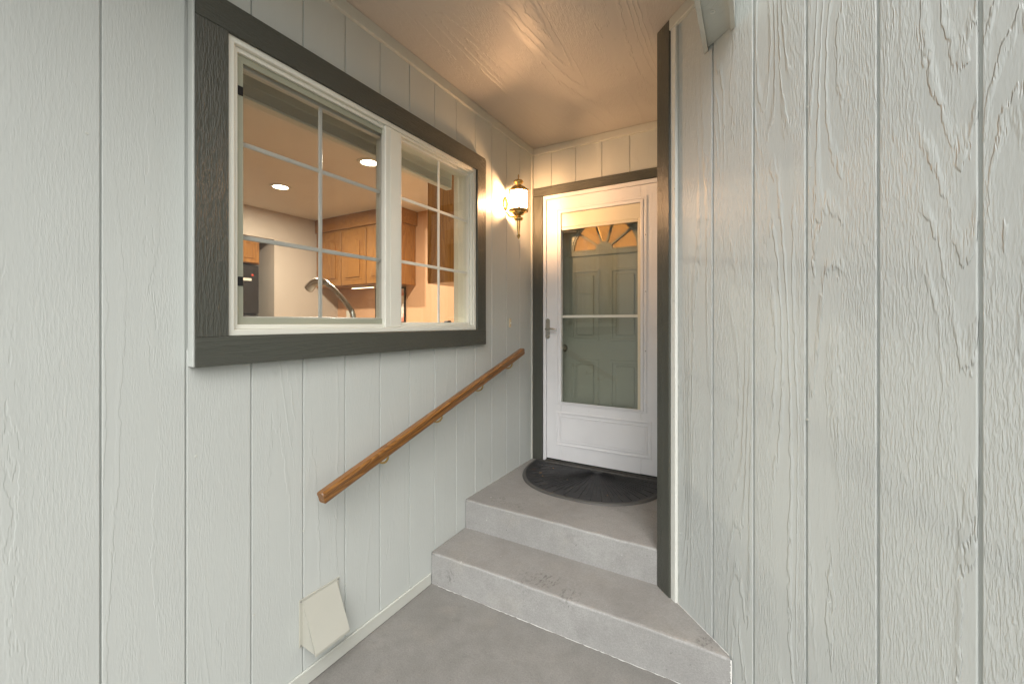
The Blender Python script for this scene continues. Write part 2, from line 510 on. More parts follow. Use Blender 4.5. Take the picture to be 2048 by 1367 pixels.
box(bm, -2.36, WY0 - 0.003, S0, S1, 0, 3.0); box(bm, WY1 + 0.003, YD + 0.12, S0, S1, 0, 3.0)
box(bm, WY0 - 0.003, WY1 + 0.003, S0, S1, 0, WZ0 - 0.003); box(bm, WY0 - 0.003, WY1 + 0.003, S0, S1, WZ1 + 0.003, 3.0)
put('sheathing', bm, 'siding', LW)
put('baseboard', shape(box, -2.36, 1.785, -0.011, -0.001, 0.002, 0.064, 0.003), 'trim_pale_x', LW)
def crown(bm, x0, x1, h=0.055):
    prof = [(0.0, ZC - h), (-0.016, ZC - h), (-0.018, ZC - h + 0.006), (-0.018, ZC - 0.002), (0.0, ZC - 0.002)]
    for k in range(len(prof)):
        (y1, z1), (y2, z2) = prof[k], prof[(k + 1) % len(prof)]
        bm.faces.new([bm.verts.new(p) for p in ((x0, y1, z1), (x1, y1, z1), (x1, y2, z2), (x0, y2, z2))])
    for x in (x0, x1):
        bm.faces.new([bm.verts.new((x, y, z)) for y, z in prof])
    bmesh.ops.remove_doubles(bm, verts=bm.verts, dist=1e-5)
put('crown_trim', shape(crown, -2.36, YD - 0.001), 'trim_pale_x', LW)
put('corner_trim', shape(box, YD - 0.036, YD - 0.002, -0.014, -0.001, ZL, ZC - 0.056, 0.003), 'trim_pale', LW)
# nail heads scattered along the seams
nail = mesh_of('nail_head', shape(lathe, [(0.004, 0.0), (0.0036, 0.0012)], 0, 0, 8), 'trim_pale')
for (yy, zz) in ((0.645, 2.35), (0.648, 2.02), (0.405, 1.96), (0.66, 1.02), (1.03, 0.62), (1.43, 1.05), (1.83, 0.9), (2.31, 1.31), (2.31, 2.5), (2.63, 2.2), (1.23, 0.3), (0.84, 0.4)):
    o = put('nail_head', nail, None, LW, (yy, 0.0, zz)); o.rotation_euler = (PI / 2, 0, 0)

# door wall ------------------------------------------------------------------
DW = thing('siding_wall', 'short pale siding wall above and around the white front door', 'wall', (0, YD, 0), 0)
gx = [XL + 0.002, -1.385, -1.180, -0.973, -0.766, -0.559, -0.385]
TRT = CAMZ + 1.079                           # top of the dark door trim
for a, c in zip(gx, gx[1:]):
    put('siding_board', board_mesh('siding_board', c - a, ZC - TRT + 0.03, 'siding'), None, DW, (a, 0, TRT - 0.01))
bm = bmesh.new()
box(bm, XL - 0.1, -1.462, 0.0062, 0.12, 0, 3.0); box(bm, -0.528, -0.30, 0.0062, 0.12, 0, 3.0); box(bm, -1.462, -0.528, 0.0062, 0.12, CAMZ + 1.02, 3.0)
put('sheathing', bm, 'siding', DW)
put('crown_trim', shape(crown, XL + 0.019, AX0 + 0.02), 'trim_pale_x', DW)
put('door_trim_board', shape(box, -1.545, -1.456, -0.022, 0.02, ZL + 0.001, CAMZ + 1.012, 0.003), 'dark_z', DW)
put('door_trim_board', shape(box, -1.545, -0.40, -0.023, 0.02, CAMZ + 1.013, TRT, 0.003), 'dark_x', DW)
put('door_trim_board', shape(box, -0.534, -0.445, -0.022, 0.02, ZL + 0.001, CAMZ + 1.012, 0.003), 'dark_z', DW)

# angled wall ----------------------------------------------------------------
AW = thing('siding_wall', 'angled pale siding wall with deep embossed wood grain to the right of the steps', 'wall', (AX0, AY0, 0), R45)
edges = [0.134, 0.354] + [0.5555 + 0.2015 * k for k in range(10)]
for a, c in zip(edges, edges[1:]):
    put('siding_board', board_mesh('siding_board', c - a, 2.99, 'siding_bold', gap=0.0085), None, AW, (a, 0, 0))
put('sheathing', shape(box, 0.004, edges[-1], 0.0075, 0.13, 0, 3.0), 'siding', AW)
put('corner_board', shape(box, 0.0, 0.0955, -0.018, 0.0095, 0.0, ZC - 0.002, 0.004, 2), 'dark_z', AW)
put('corner_strip', shape(box, 0.0965, 0.1335, -0.012, 0.0095, 0.0, ZC - 0.002, 0.004, 2), 'white_highlit', AW)  # same pale batten paint, its bright highlight put into the colour
put('crown_trim', shape(crown, 0.097, 0.335), 'trim_pale_x', AW)
for (s_, zz) in ((0.125, 1.02), (0.128, 2.06), (0.125, 1.55), (0.77, 1.93), (0.762, 2.12), (0.76, 1.15), (0.148, 0.5), (0.36, 2.3), (0.05, 0.72), (0.05, 0.75)):
    o = put('nail_head', nail, None, AW, (s_, -0.0125 if s_ < 0.13 else (0.0 if s_ > 0.1335 else 0), zz)); o.rotation_euler = (PI / 2, 0, 0)
# hidden return beside the landing
RW = thing('siding_wall', 'narrow dark-edged return wall between front door and angled siding', 'wall', (AX0, YD, 0), -R90)
put('siding_board', board_mesh('siding_board', YD - AY0 - 0.004, 2.86, 'siding'), None, RW, (0.002, 0, 0))
put('sheathing', shape(box, -0.1, YD - AY0 - 0.02, 0.0105, 0.1, 0, 3.0), 'siding', RW)

# ------------------------------------------------------------------ ceiling and beam
CL = thing('porch_ceiling', 'painted wood-grain porch ceiling above the front steps', 'ceiling', (0, 0, ZC), 0)
XB0, XB1, YC0 = -0.174, -0.057, 1.0
pts = [(XL - 0.1, -2.36), (XL + 0.48, -2.36), (XL + 0.48, YC0), (XB0 + 0.02, YC0), (XB0 + 0.02, 2.0), (-0.3, 2.2), (-0.3, YD + 0.1), (XL - 0.1, YD + 0.1)]  # left eave strip is unseen, added for shade; porch end cut back for light
put('ceiling_panel', shape(prism, pts, 0.0, 0.12), 'ceil', CL)
put('fascia_board', shape(box, XL + 0.51, XB0 - 0.003, YC0 - 0.03, YC0 - 0.002, -0.05, 0.14, 0.003), 'trim_pale_x', CL)
put('fascia_board', shape(box, XL + 0.482, XL + 0.508, -2.36, YC0 - 0.002, -0.05, 0.14, 0.003), 'trim_pale_y', CL)
BM = thing('ceiling_beam', 'pale boxed beam crossing overhead to the angled wall', 'beam', (XB0, CA - XB0, CAMZ + 1.112), 0)
# box beam running along y, its end cut to the angled wall (x + y = CA)
def beam_piece(bm, x0, x1, z0, z1):
    a = 0.0; n = 0.004
    P = [(x0, -1.95), (x1, -1.95), (x1, -x1 - n), (x0, -x0 - n)]
    prism(bm, P, z0, z1)
bw = XB1 - XB0
put('soffit_board', shape(beam_piece, 0.0165, bw - 0.0165, 0.014, 0.06), 'trim_pale', BM)
put('side_board', shape(beam_piece, 0.0, 0.016, 0.0, 0.30), 'trim_pale', BM)
put('side_board', shape(beam_piece, bw - 0.016, bw, 0.0, 0.30), 'trim_pale', BM)
hk = tag(put('cup_hook', shape(tube, smooth_pts([(0, 0, 0.02), (0, 0, 0.0), (0.006, -0.002, -0.008), (0.012, -0.004, -0.014), (0.006, -0.006, -0.022), (-0.004, -0.006, -0.018)]), 0.0013, 6), 'white_highlit', None, (-0.128, 1.66, CAMZ + 1.126), True), 'tiny white painted hook under the pale ceiling beam', 'hook')

# ------------------------------------------------------------------ concrete steps
ST = thing('concrete_steps', 'worn grey concrete steps rising to the front door landing', 'steps', (0, 0, 0), 0)
def step_block(pts, z0, z1, name, fronts):
    bm = bmesh.new()
    prism(bm, pts, z0, z1)
    bmesh.ops.recalc_face_normals(bm, faces=bm.faces)
    es = [e for e in bm.edges if all(abs(v.co.z - z1) < 1e-5 for v in e.verts) and abs(e.verts[0].co.y - fronts) < 1e-4 and abs(e.verts[1].co.y - fronts) < 1e-4]
    r = bmesh.ops.bevel(bm, geom=es, offset=0.013, segments=4, affect='EDGES', profile=0.5)
    # cut the run into short lengths and let the nosing wander a little
    xs = [p[0] for p in pts]
    for k in range(1, 40):
        x = min(xs) + (max(xs) - min(xs)) * k / 40
        bmesh.ops.bisect_plane(bm, geom=bm.verts[:] + bm.edges[:] + bm.faces[:], plane_co=(x, 0, 0), plane_no=(1, 0, 0))
    for v in bm.verts:
        if v.co.y < fronts + 0.03 and v.co.z > z0 + 0.01:
            s_ = math.sin(v.co.x * 9.0 + z1 * 30) * 0.0012 + math.sin(v.co.x * 31.0 + z1 * 11) * 0.0009 + random.uniform(-1, 1) * 0.0005
            v.co.y += s_; v.co.z += s_ * 0.5
    o = put(name, bm, ['conc_step', 'conc_tread'], ST, (0, 0, 0))
    for p in o.data.polygons:
        if p.normal.z > 0.75:
            p.material_index = 1
        p.use_smooth = 0.05 < p.normal.z < 0.97
    return o
Y1, Y2 = 1.795, 2.112
e_ = 0.004
step_block([(XL + e_, Y1), (CA - Y1 - e_ * 1.5, Y1), (AX0 - e_, CA - AX0 - 0.002), (AX0 - e_, 2.2), (XL + e_, 2.2)], -0.03, ZT, 'lower_step', Y1)
step_block([(XL + e_, Y2), (AX0 - 0.006, Y2), (AX0 - 0.006, YD - 0.002), (XL + e_, YD - 0.002)], -0.02, ZL, 'landing', Y2)
def ragged(bm, p0, p1, nrm, wmin, wmax, n=60, lift=0.002):
    p0, p1, nrm = Vector(p0), Vector(p1), Vector(nrm)
    prev = None
    for k in range(n + 1):
        p = p0.lerp(p1, k / n)
        ww = random.uniform(wmin, wmax)
        a = bm.verts.new(p + Vector((0, 0, 0.0)))
        c = bm.verts.new(p + nrm * ww)
        if prev:
            bm.faces.new((prev[0], a, c, prev[1]))
        prev = (a, c)
put('caulk_line', shape(ragged, (-1.50, Y1 - 0.003, 0.003), (CA - Y1 - 0.02, Y1 - 0.003, 0.003), (0, -1, 0), 0.0005, 0.006, 110), 'caulk', ST)
put('caulk_line', shape(ragged, (AX0 + 0.10, AY0 - 0.104, ZT + 0.003), (CA - Y1 - 0.012, Y1 + 0.006, ZT + 0.003), (-0.7, -0.7, 0), 0.002, 0.005, 60), 'caulk', ST)
put('caulk_line', shape(ragged, (CA - Y1 - 0.004, Y1 - 0.004, ZT - 0.006), (CA - Y1 - 0.004, Y1 - 0.004, 0.004), (-1, 0, 0), 0.003, 0.008, 40), 'caulk', ST)
put('caulk_line', shape(ragged, (XL + 0.006, Y2 - 0.01, ZL + 0.003), (XL + 0.006, YD - 0.03, ZL + 0.003), (1, 0, 0), 0.001, 0.004, 80), 'caulk', ST)

# ------------------------------------------------------------------ kitchen window
WIN = thing('kitchen_window', 'sliding kitchen window with white grids and wide dark grey trim boards', 'window', (XL, 0, WZ0), R90)
H = WZ1 - WZ0
TW = 0.099
TO = 0.032
oz0, oz1 = CAMZ - 0.142 - WZ0, CAMZ + 1.076 - WZ0
put('trim_board', shape(box, WY0 - TW, WY0 - 0.0015, -TO, -0.001, -0.0009, oz1 - TW - 0.0002, 0.0012), 'dark_z', WIN)
put('trim_board', shape(box, WY1 + 0.0015, WY1 + TW, -TO, -0.001, -0.0009, oz1 - TW - 0.0002, 0.0012), 'dark_z', WIN)
put('trim_board', shape(box, WY0 - TW, WY1 + TW, -TO - 0.001, -0.001, oz0, -0.0012, 0.0015), 'dark_x', WIN)
def headboard(bm):
    a, c, z0, z1 = WY0 - TW, WY1 + TW, oz1 - TW, oz1
    prism_y(bm, [(a, z0), (c, z0), (c, z1 - 0.018), (c - 0.004, z1 - 0.008), (c - 0.014, z1), (a, z1)], -TO - 0.001, -0.001)
put('trim_board', shape(headboard), 'dark_x', WIN)
put('edge_strip', shape(box, WY0 - TW - 0.0065, WY0 - TW - 0.0005, -TO + 0.002, 0.003, oz0 + 0.002, oz1 - 0.002, 0.001), 'siding', WIN)
# vinyl frame, stepped
put('outer_frame', shape(ring, WY0, WY1, 0, H, 0.022, -0.022, 0.10, 0.003), 'vinyl', WIN)
put('inner_frame', shape(ring, WY0 + 0.0225, 1.505, 0.0225, H - 0.0225, 0.016, -0.008, 0.098, 0.002), 'vinyl', WIN)
put('inner_frame', shape(ring, 1.5455, WY1 - 0.0225, 0.0225, H - 0.0225, 0.010, -0.014, 0.098, 0.002), 'vinyl', WIN)
mu = put('mullion', shape(box, 1.4445, 1.545, -0.017, 0.012, 0.0225, H - 0.0225, 0.003), 'vinyl', WIN)
put('groove_line', shape(box, 1.478, 1.482, -0.0185, -0.016, 0.034, H - 0.034), 'vinyl', mu)
# left sliding sash with screen in front
SX0, SX1, SZ0, SZ1 = WY0 + 0.039, 1.4885, 0.039, H - 0.039
sc_ = put('insect_screen', shape(ring, SX0, SX1, SZ0, SZ1, 0.024, 0.004, 0.014, 0.001), 'screenframe', WIN)
put('screen_mesh', shape(box, SX0 + 0.014, SX1 - 0.014, 0.0098, 0.0102, SZ0 + 0.014, SZ1 - 0.014), 'mesh', sc_)
for zz in (CAMZ + 0.812 - WZ0, CAMZ + 0.145 - WZ0):
    put('pull_tab', shape(box, SX0 + 0.004, SX0 + 0.022, 0.000, 0.0036, zz - 0.016, zz + 0.016, 0.001), 'blacktab', sc_)
sash = put('sliding_sash', shape(ring, SX0 + 0.001, SX1 - 0.001, SZ0 + 0.001, SZ1 - 0.001, 0.028, 0.028, 0.060, 0.003), 'vinyl', WIN)
gx0, gx1, gz0, gz1 = SX0 + 0.029, SX1 - 0.029, SZ0 + 0.029, SZ1 - 0.029
put('pane', shape(box, gx0 - 0.003, gx1 + 0.003, 0.0385, 0.0425, gz0 - 0.003, gz1 + 0.003), 'glass', sash)
my = 1.13
mz = [CAMZ + 0.640 - WZ0, CAMZ + 0.306 - WZ0]
put('grid_bar', shape(box, my - 0.0085, my + 0.0085, 0.030, 0.0375, gz0, gz1, 0.002), 'vinyl', sash)
for z in mz:
    put('grid_bar', shape(box, gx0, gx1, 0.0305, 0.037, z - 0.0085, z + 0.0085, 0.002), 'vinyl', sash)
# right fixed light
fx0, fx1, fz0, fz1 = 1.5555, WY1 - 0.0325, 0.0325, H - 0.0325
fixed = put('fixed_sash', shape(ring, fx0 + 0.0005, fx1 - 0.0005, fz0 + 0.0005, fz1 - 0.0005, 0.014, 0.004, 0.05, 0.002), 'vinyl', WIN)
put('pane', shape(box, fx0 + 0.011, fx1 - 0.011, 0.0215, 0.0255, fz0 + 0.011, fz1 - 0.011), 'glass', fixed)
my = 1.880
put('grid_bar', shape(box, my - 0.008, my + 0.008, 0.013, 0.0205, fz0 + 0.014, fz1 - 0.014, 0.002), 'vinyl', fixed)
for z in (CAMZ + 0.642 - WZ0, CAMZ + 0.315 - WZ0):
    put('grid_bar', shape(box, fx0 + 0.014, fx1 - 0.014, 0.0135, 0.020, z - 0.008, z + 0.008, 0.002), 'vinyl', fixed)

# ------------------------------------------------------------------ storm door
DZ0, DZ1 = ZL + 0.004, CAMZ + 1.010
DX0, DX1 = -1.454, -0.536
SD = thing('storm_door', 'white storm door with full glass and embossed lower panel', 'door', (0, YD, ZL), 0)
def Z(z): return z - ZL
bm = bmesh.new()
for (a, c, z0, z1) in ((DX0, DX0 + 0.026, DZ0, DZ1), (DX1 - 0.026, DX1, DZ0, DZ1), (DX0 + 0.0262, DX1 - 0.0262, DZ1 - 0.03, DZ1)):
    box(bm, a, c, -0.012, 0.05, Z(z0), Z(z1), 0.002)
put('door_frame', bm, 'doorwhite', SD)
put('threshold', shape(box, DX0 + 0.027, DX1 - 0.027, -0.03, 0.1, Z(ZL) + 0.001, Z(ZL) + 0.018, 0.004), 'sill', SD)
LX0, LX1, LZ0, LZ1 = DX0 + 0.029, DX1 - 0.029, ZL + 0.024, DZ1 - 0.033
GX0, GX1, GZ0, GZ1 = -1.300, -0.690, CAMZ - 0.625, CAMZ + 0.855     # glass opening in the leaf
bm = bmesh.new()
box(bm, LX0, GX0, -0.004, 0.034, Z(LZ0), Z(LZ1), 0.003)
box(bm, GX1, LX1, -0.004, 0.034, Z(LZ0), Z(LZ1), 0.003)
box(bm, GX0 + 0.0002, GX1 - 0.0002, -0.004, 0.034, Z(GZ1), Z(LZ1), 0.0)
box(bm, GX0 + 0.0002, GX1 - 0.0002, -0.004, 0.034, Z(LZ0), Z(GZ0), 0.0)
put('leaf', bm, 'doorwhite', SD)
put('sweep', shape(box, LX0, LX1, -0.006, 0.03, Z(ZL) + 0.0182, Z(LZ0) - 0.0005), 'blacktab', SD)
# raised mouldings round the glass
put('glass_moulding', shape(ring, GX0 - 0.045, GX1 + 0.045, Z(GZ0) - 0.012, Z(GZ1) + 0.045, 0.018, -0.011, -0.0045, 0.003, 0.010), 'doorwhite', SD)
put('glass_moulding', shape(ring, GX0 - 0.020, GX1 + 0.020, Z(GZ0) - 0.0005, Z(GZ1) + 0.020, 0.020, -0.014, -0.0045, 0.003, 0.008), 'doorwhite', SD)
put('screen_cassette', shape(box, GX0 + 0.002, GX1 - 0.002, -0.002, 0.02, Z(CAMZ + 0.745), Z(GZ1) - 0.002, 0.003), 'almond', SD)
put('screen_cassette_lip', shape(box, GX0 + 0.002, GX1 - 0.022, -0.004, 0.012, Z(CAMZ + 0.722), Z(CAMZ + 0.7445), 0.002), 'almond', SD)
put('screen_track', shape(box, GX1 - 0.0215, GX1 - 0.002, -0.003, 0.02, Z(GZ0) + 0.002, Z(CAMZ + 0.7445), 0.002), 'almond', SD)
put('glass_pane', shape(box, GX0 + 0.001, GX1 - 0.001, 0.022, 0.026, Z(CAMZ + 0.05), Z(GZ1) - 0.001), 'glass_door', SD)
put('glass_pane', shape(box, GX0 + 0.001, GX1 - 0.001, 0.012, 0.016, Z(GZ0) + 0.001, Z(CAMZ + 0.045)), 'glass_door', SD)
put('meeting_rail', shape(box, GX0 + 0.001, GX1 - 0.022, 0.002, 0.021, Z(CAMZ + 0.038), Z(CAMZ + 0.058), 0.002), 'vinyl', SD)
kx0, kx1, kz0, kz1 = -1.345, -0.612, Z(CAMZ - 0.962), Z(CAMZ - 0.697)
kp = put('kick_panel', shape(ring, kx0, kx1, kz0, kz1, 0.014, -0.010, -0.0045, 0.003), 'doorwhite', SD)
put('panel_bead', shape(ring, kx0 + 0.030, kx1 - 0.030, kz0 + 0.030, kz1 - 0.030, 0.010, -0.009, -0.0045, 0.003), 'doorwhite', kp)
put('panel_field', shape(box, kx0 + 0.045, kx1 - 0.045, -0.0075, -0.0045, kz0 + 0.045, kz1 - 0.045, 0.0015), 'doorwhite', kp)
# lever handle
hx, hz0, hz1 = -1.414, Z(CAMZ - 0.128), Z(CAMZ + 0.032)
def plate(bm):
    P = []
    for k in range(13):
        a = PI * k / 12
        P.append((hx + 0.018 * math.cos(a), hz1 - 0.018 + 0.018 * math.sin(a)))
    for k in range(13):
        a = PI + PI * k / 12
        P.append((hx + 0.018 * math.cos(a), hz0 + 0.018 + 0.018 * math.sin(a)))
    prism_y(bm, P, -0.012, -0.0045)
hp = put('handle_plate', shape(plate), 'nickel', SD)
hm = Z(CAMZ - 0.050)
put('lever', shape(tube, smooth_pts([(hx, -0.012, hm), (hx, -0.045, hm), (hx + 0.012, -0.056, hm + 0.001), (hx + 0.04, -0.058, hm + 0.004), (hx + 0.075, -0.056, hm - 0.001), (hx + 0.095, -0.05, hm - 0.008)]), 0.0075, 10), 'nickel', hp, (0, 0, 0), True)
bmk = bmesh.new(); lathe(bmk, [(0.006, 0.0), (0.0058, 0.004), (0.004, 0.005)], 0, 0, 12)
ok_ = put('keyhole', bmk, 'screw', hp, (hx, -0.012, hz0 + 0.03)); ok_.rotation_euler = (PI / 2, 0, 0)
for (sx, sz) in ((GX1 + 0.036, 0.22), (GX1 + 0.036, -0.2), (GX1 + 0.036, 0.62)):
    o = put('screw', shape(lathe, [(0.004, 0), (0.003, 0.0016)], 0, 0, 8), 'screw', SD, (sx, -0.0112, Z(CAMZ + sz))); o.rotation_euler = (PI / 2, 0, 0)

# ------------------------------------------------------------------ main door behind the glass
YM = YD + 0.125
ED = thing('entry_door', 'grey green panelled front door with half-round sunburst light behind the storm glass', 'door', (0, YM, ZL), 0)
FX, FZ, FR = -0.995, Z(CAMZ + 0.560), 0.285
bm = bmesh.new()
E0, E1, EZ1 = DX0 + 0.0, DX1 - 0.0, Z(DZ1) - 0.01
box(bm, E0, E1, 0, 0.042, 0.03, FZ)
N = 28
inn, outr = [], []
for k in range(N + 1):
    a = PI * k / N
    inn.append((FX + FR * math.cos(a), FZ + FR * math.sin(a)))
    cx_, sx_ = math.cos(a), math.sin(a)
    t = min((E1 - FX) / cx_ if cx_ > 1e-6 else ((E0 - FX) / cx_ if cx_ < -1e-6 else 9), (EZ1 - FZ) / sx_ if sx_ > 1e-6 else 9)
    outr.append((FX + t * cx_, FZ + t * sx_))
for yy in (0.0, 0.042):
    for k in range(N):
        bm.faces.new([bm.verts.new((p[0], yy, p[1])) for p in (inn[k], outr[k], outr[k + 1], inn[k + 1])])
for k in range(N):
    bm.faces.new([bm.verts.new(p) for p in ((inn[k][0], 0, inn[k][1]), (inn[k + 1][0], 0, inn[k + 1][1]), (inn[k + 1][0], 0.042, inn[k + 1][1]), (inn[k][0], 0.042, inn[k][1]))])
for (a, c) in (((E1, FZ), (E1, EZ1)), ((E0, EZ1), (E0, FZ)), ((E1, EZ1), (E0, EZ1))):
    bm.faces.new([bm.verts.new(p) for p in ((a[0], 0, a[1]), (c[0], 0, c[1]), (c[0], 0.042, c[1]), (a[0], 0.042, a[1]))])
bmesh.ops.remove_doubles(bm, verts=bm.verts, dist=1e-5)
put('slab', bm, 'doorgrey', ED)
fan = put('fanlight_frame', bmesh.new(), 'doorgrey', ED)
bm = bmesh.new()
def arc_band(bm, r0, r1, y0, y1, a0=0.0, a1=PI, n=28):
    g = []
    for k in range(n + 1):
        a = a0 + (a1 - a0) * k / n
        g.append([bm.verts.new((FX + r * math.cos(a), y, FZ + r * math.sin(a))) for r, y in ((r0, y0), (r1, y0), (r1, y1), (r0, y1))])
    for p, q in zip(g, g[1:]):
        for i in range(4):
            j = (i + 1) % 4
            bm.faces.new((p[i], p[j], q[j], q[i]))
    bm.faces.new(g[0]); bm.faces.new(g[-1][::-1])
arc_band(bm, 0.262, 0.318, -0.012, 0.0015)
arc_band(bm, 0.250, 0.280, -0.006, 0.03)
box(bm, FX - 0.318, FX + 0.318, -0.0125, 0.030, FZ - 0.034, FZ - 0.0002, 0.002)
box(bm, FX - 0.262, FX + 0.262, -0.009, 0.030, FZ, FZ + 0.012, 0.002)
bmesh.ops.recalc_face_normals(bm, faces=bm.faces)
bm.to_mesh(fan.data); bm.free()
bm = bmesh.new()
arc_band(bm, 0.0005, 0.068, -0.010, 0.028, 0.0, PI, 20)
put('sunburst_hub', bm, 'doorgrey', fan)
for k in range(1, 5):
    a = PI * k / 5
    ca, sa = math.cos(a), math.sin(a)
    bm = bmesh.new()
    P = []
    for r, s_ in ((0.062, -1), (0.262, -1), (0.262, 1), (0.062, 1)):
        P.append((FX + r * ca - s_ * 0.0075 * sa, FZ + r * sa + s_ * 0.0075 * ca))
    prism_y(bm, P, -0.008, 0.026)
    put('sunburst_bar', bm, 'doorgrey', fan)
for k in range(5):
    a0, a1 = PI * k / 5, PI * (k + 1) / 5
    P = [(FX + 0.06 * math.cos(a0 + (a1 - a0) * t / 4), FZ + 0.06 * math.sin(a0 + (a1 - a0) * t / 4)) for t in range(5)]
    P += [(FX + 0.258 * math.cos(a1 - (a1 - a0) * t / 8), FZ + 0.258 * math.sin(a1 - (a1 - a0) * t / 8)) for t in range(9)]
    put('fan_pane', shape(prism_y, P, 0.010, 0.014), 'glass_fan', fan)
for (a, c, z0, z1) in ((-1.262, -1.036, -0.140, 0.414), (-0.946, -0.720, -0.140, 0.414), (-1.262, -1.036, -0.780, -0.288), (-0.946, -0.720, -0.780, -0.288)):
    p = put('door_panel', shape(ring, a, c, Z(CAMZ + z0), Z(CAMZ + z1), 0.018, -0.006, 0.0, 0.003), 'doorgrey', ED)
    put('panel_field', shape(box, a + 0.042, c - 0.042, -0.007, 0.0, Z(CAMZ + z0) + 0.042, Z(CAMZ + z1) - 0.042, 0.005), 'doorgrey', p)
kb = bmesh.new()
lathe(kb, [(0.028, 0), (0.030, 0.006), (0.012, 0.010), (0.011, 0.03), (0.024, 0.042), (0.029, 0.055), (0.024, 0.068), (0.006, 0.074)], 0, 0, 20)
o = put('knob', kb, 'nickel', ED, (-1.325, -0.001, Z(CAMZ - 0.205)), True); o.rotation_euler = (PI / 2, 0, 0)
put('door_jamb', shape(box, DX0 - 0.012, DX0 - 0.001, -0.07, 0.04, 0.0, Z(DZ1)), 'doorgrey', ED)
put('door_jamb', shape(box, DX1 + 0.001, DX1 + 0.012, -0.07, 0.04, 0.0, Z(DZ1)), 'doorgrey', ED)

# ------------------------------------------------------------------ half-round mat
MATX, MATY, MR, MD = -0.992, YD - 0.055, 0.515, 0.565
MT = thing('door_mat', 'black half-round rubber mat with sunburst ribs at the door', 'mat', (MATX, MATY, ZL), 0)
def mat_outline(k, n, sc=1.0, off=0.0):
    a = PI + PI * k / n
    e = 2.0 / 2.35
    c, s_ = math.cos(a), math.sin(a)
    return (MR - off) * math.copysign(abs(c) ** e, c), (MD - off) * math.copysign(abs(s_) ** e, s_)
bm = bmesh.new()
n = 56
prof = [(0.0, 0.001), (0.003, 0.009), (0.010, 0.0125), (0.022, 0.0125), (0.034, 0.0065)]
rows = []
for off, z in prof:
    rows.append([bm.verts.new((*mat_outline(k, n, 1, off), z)) for k in range(n + 1)])
for a, c in zip(rows, rows[1:]):
    for k in range(n):
        bm.faces.new((a[k], a[k + 1], c[k + 1], c[k]))
cv = bm.verts.new((0, 0.0, 0.0065))
for k in range(n):
    bm.faces.new((rows[-1][k], rows[-1][k + 1], cv))
rim_ = put('rim', bm, ['rubber_rim', 'rubber'], MT, (0, 0, 0), True)
for p in rim_.data.polygons:
    c_ = p.center
    if len(p.vertices) == 3 or c_.z < 0.0105 and c_.z > 0.0092: p.material_index = 1
put('back_rim', shape(box, -MR + 0.004, MR - 0.004, 0.0005, 0.022, 0.001, 0.0125, 0.004), 'rubber_rim', MT)
bm = bmesh.new()
for k in range(1, 44):
    a = PI + PI * k / 44
    r1 = 0.985
    px, py = mat_outline(k, 44, 1, 0.045)
    d = Vector((px, py)).normalized(); t = Vector((-d.y, d.x))
    L = Vector((px, py)).length
    w0, w1 = 0.0012, 0.0052 if k % 2 else 0.003
    z = 0.0066
    b0, b1 = d * 0.05, d * (L if k % 2 else L * 0.86)
    A = [b0 - t * w0, b1 - t * w1, b1 + t * w1, b0 + t * w0]
    lo = [bm.verts.new((p.x, p.y, z - 0.001)) for p in A]
    A2 = [b0, b1 - d * 0.006]
    hi = [bm.verts.new((p.x, p.y, z + 0.0035)) for p in A2]
    bm.faces.new((lo[0], lo[1], hi[1], hi[0])); bm.faces.new((lo[2], lo[3], hi[0], hi[1])); bm.faces.new((lo[1], lo[2], hi[1])); bm.faces.new((lo[3], lo[0], hi[0]))
o = put('ribs', bm, 'rubber', MT); o['kind'] = 'stuff'
bm = bmesh.new()
for (x, y, s_) in ((-0.30, -0.12, .012), (-0.22, -0.2, .009), (-0.34, -0.25, .014), (-0.30, -0.30, .010), (-0.12, -0.28, .007), (0.0, -0.12, .006), (0.2, -0.4, .006), (-0.05, -0.44, .006), (-0.4, -0.1, .007)):
    a = random.uniform(0, PI)
    u = Vector((math.cos(a), math.sin(a))) * s_; v = Vector((-u.y, u.x)) * 0.35
    c = Vector((x, y))
    bm.faces.new([bm.verts.new((q.x, q.y, 0.011 + random.uniform(0, 0.003))) for q in (c - u, c + v, c + u, c - v)])
lf = put('leaf_crumbs', bm, 'leaf', None, (MATX, MATY, ZL)); lf['kind'] = 'stuff'; lf['label'] = 'dry leaf crumbs scattered on the black mat'; lf['category'] = 'leaves'

# ------------------------------------------------------------------ handrail
RY0, RZ0, RY1, RZ1 = 1.052, CAMZ - 0.690, 2.722, CAMZ - 0.208
HR = thing('handrail', 'varnished oak handrail sloping up the pale siding on brass brackets', 'handrail', (XL, RY0, RZ0), R90)
L = math.hypot(RY1 - RY0, RZ1 - RZ0); ang = math.atan2(RZ1 - RZ0, RY1 - RY0)
prof = [(-0.018, -0.030), (0.018, -0.030), (0.0215, -0.022), (0.0215, 0.006), (0.025, 0.012), (0.024, 0.022), (0.014, 0.030), (-0.014, 0.030), (-0.024, 0.022), (-0.025, 0.012), (-0.0215, 0.006), (-0.0215, -0.022)]
bm = bmesh.new()
secs = []
for (s_, k) in ((0.0, 0.90), (0.004, 1.0), (L - 0.02, 1.0), (L - 0.006, 0.93), (L, 0.8)):
    secs.append([bm.verts.new((s_, y * k * 0.88, z * k * 0.80)) for y, z in prof])
for a, c in zip(secs, secs[1:]):
    for k in range(len(prof)):
        j = (k + 1) % len(prof)
        bm.faces.new((a[k], a[j], c[j], c[k]))
bm.faces.new(secs[0]); bm.faces.new(secs[-1][::-1])
rl = put('rail', bm, 'rail', HR, (0, -0.08, 0))
rl.rotation_euler = (0, -ang, 0)
bb = bmesh.new()
tube(bb, smooth_pts([(0, -0.004, -0.060), (0, -0.03, -0.070), (0, -0.062, -0.064), (0, -0.080, -0.044), (0, -0.082, -0.025)], 4), [0.005] * 17, 8)
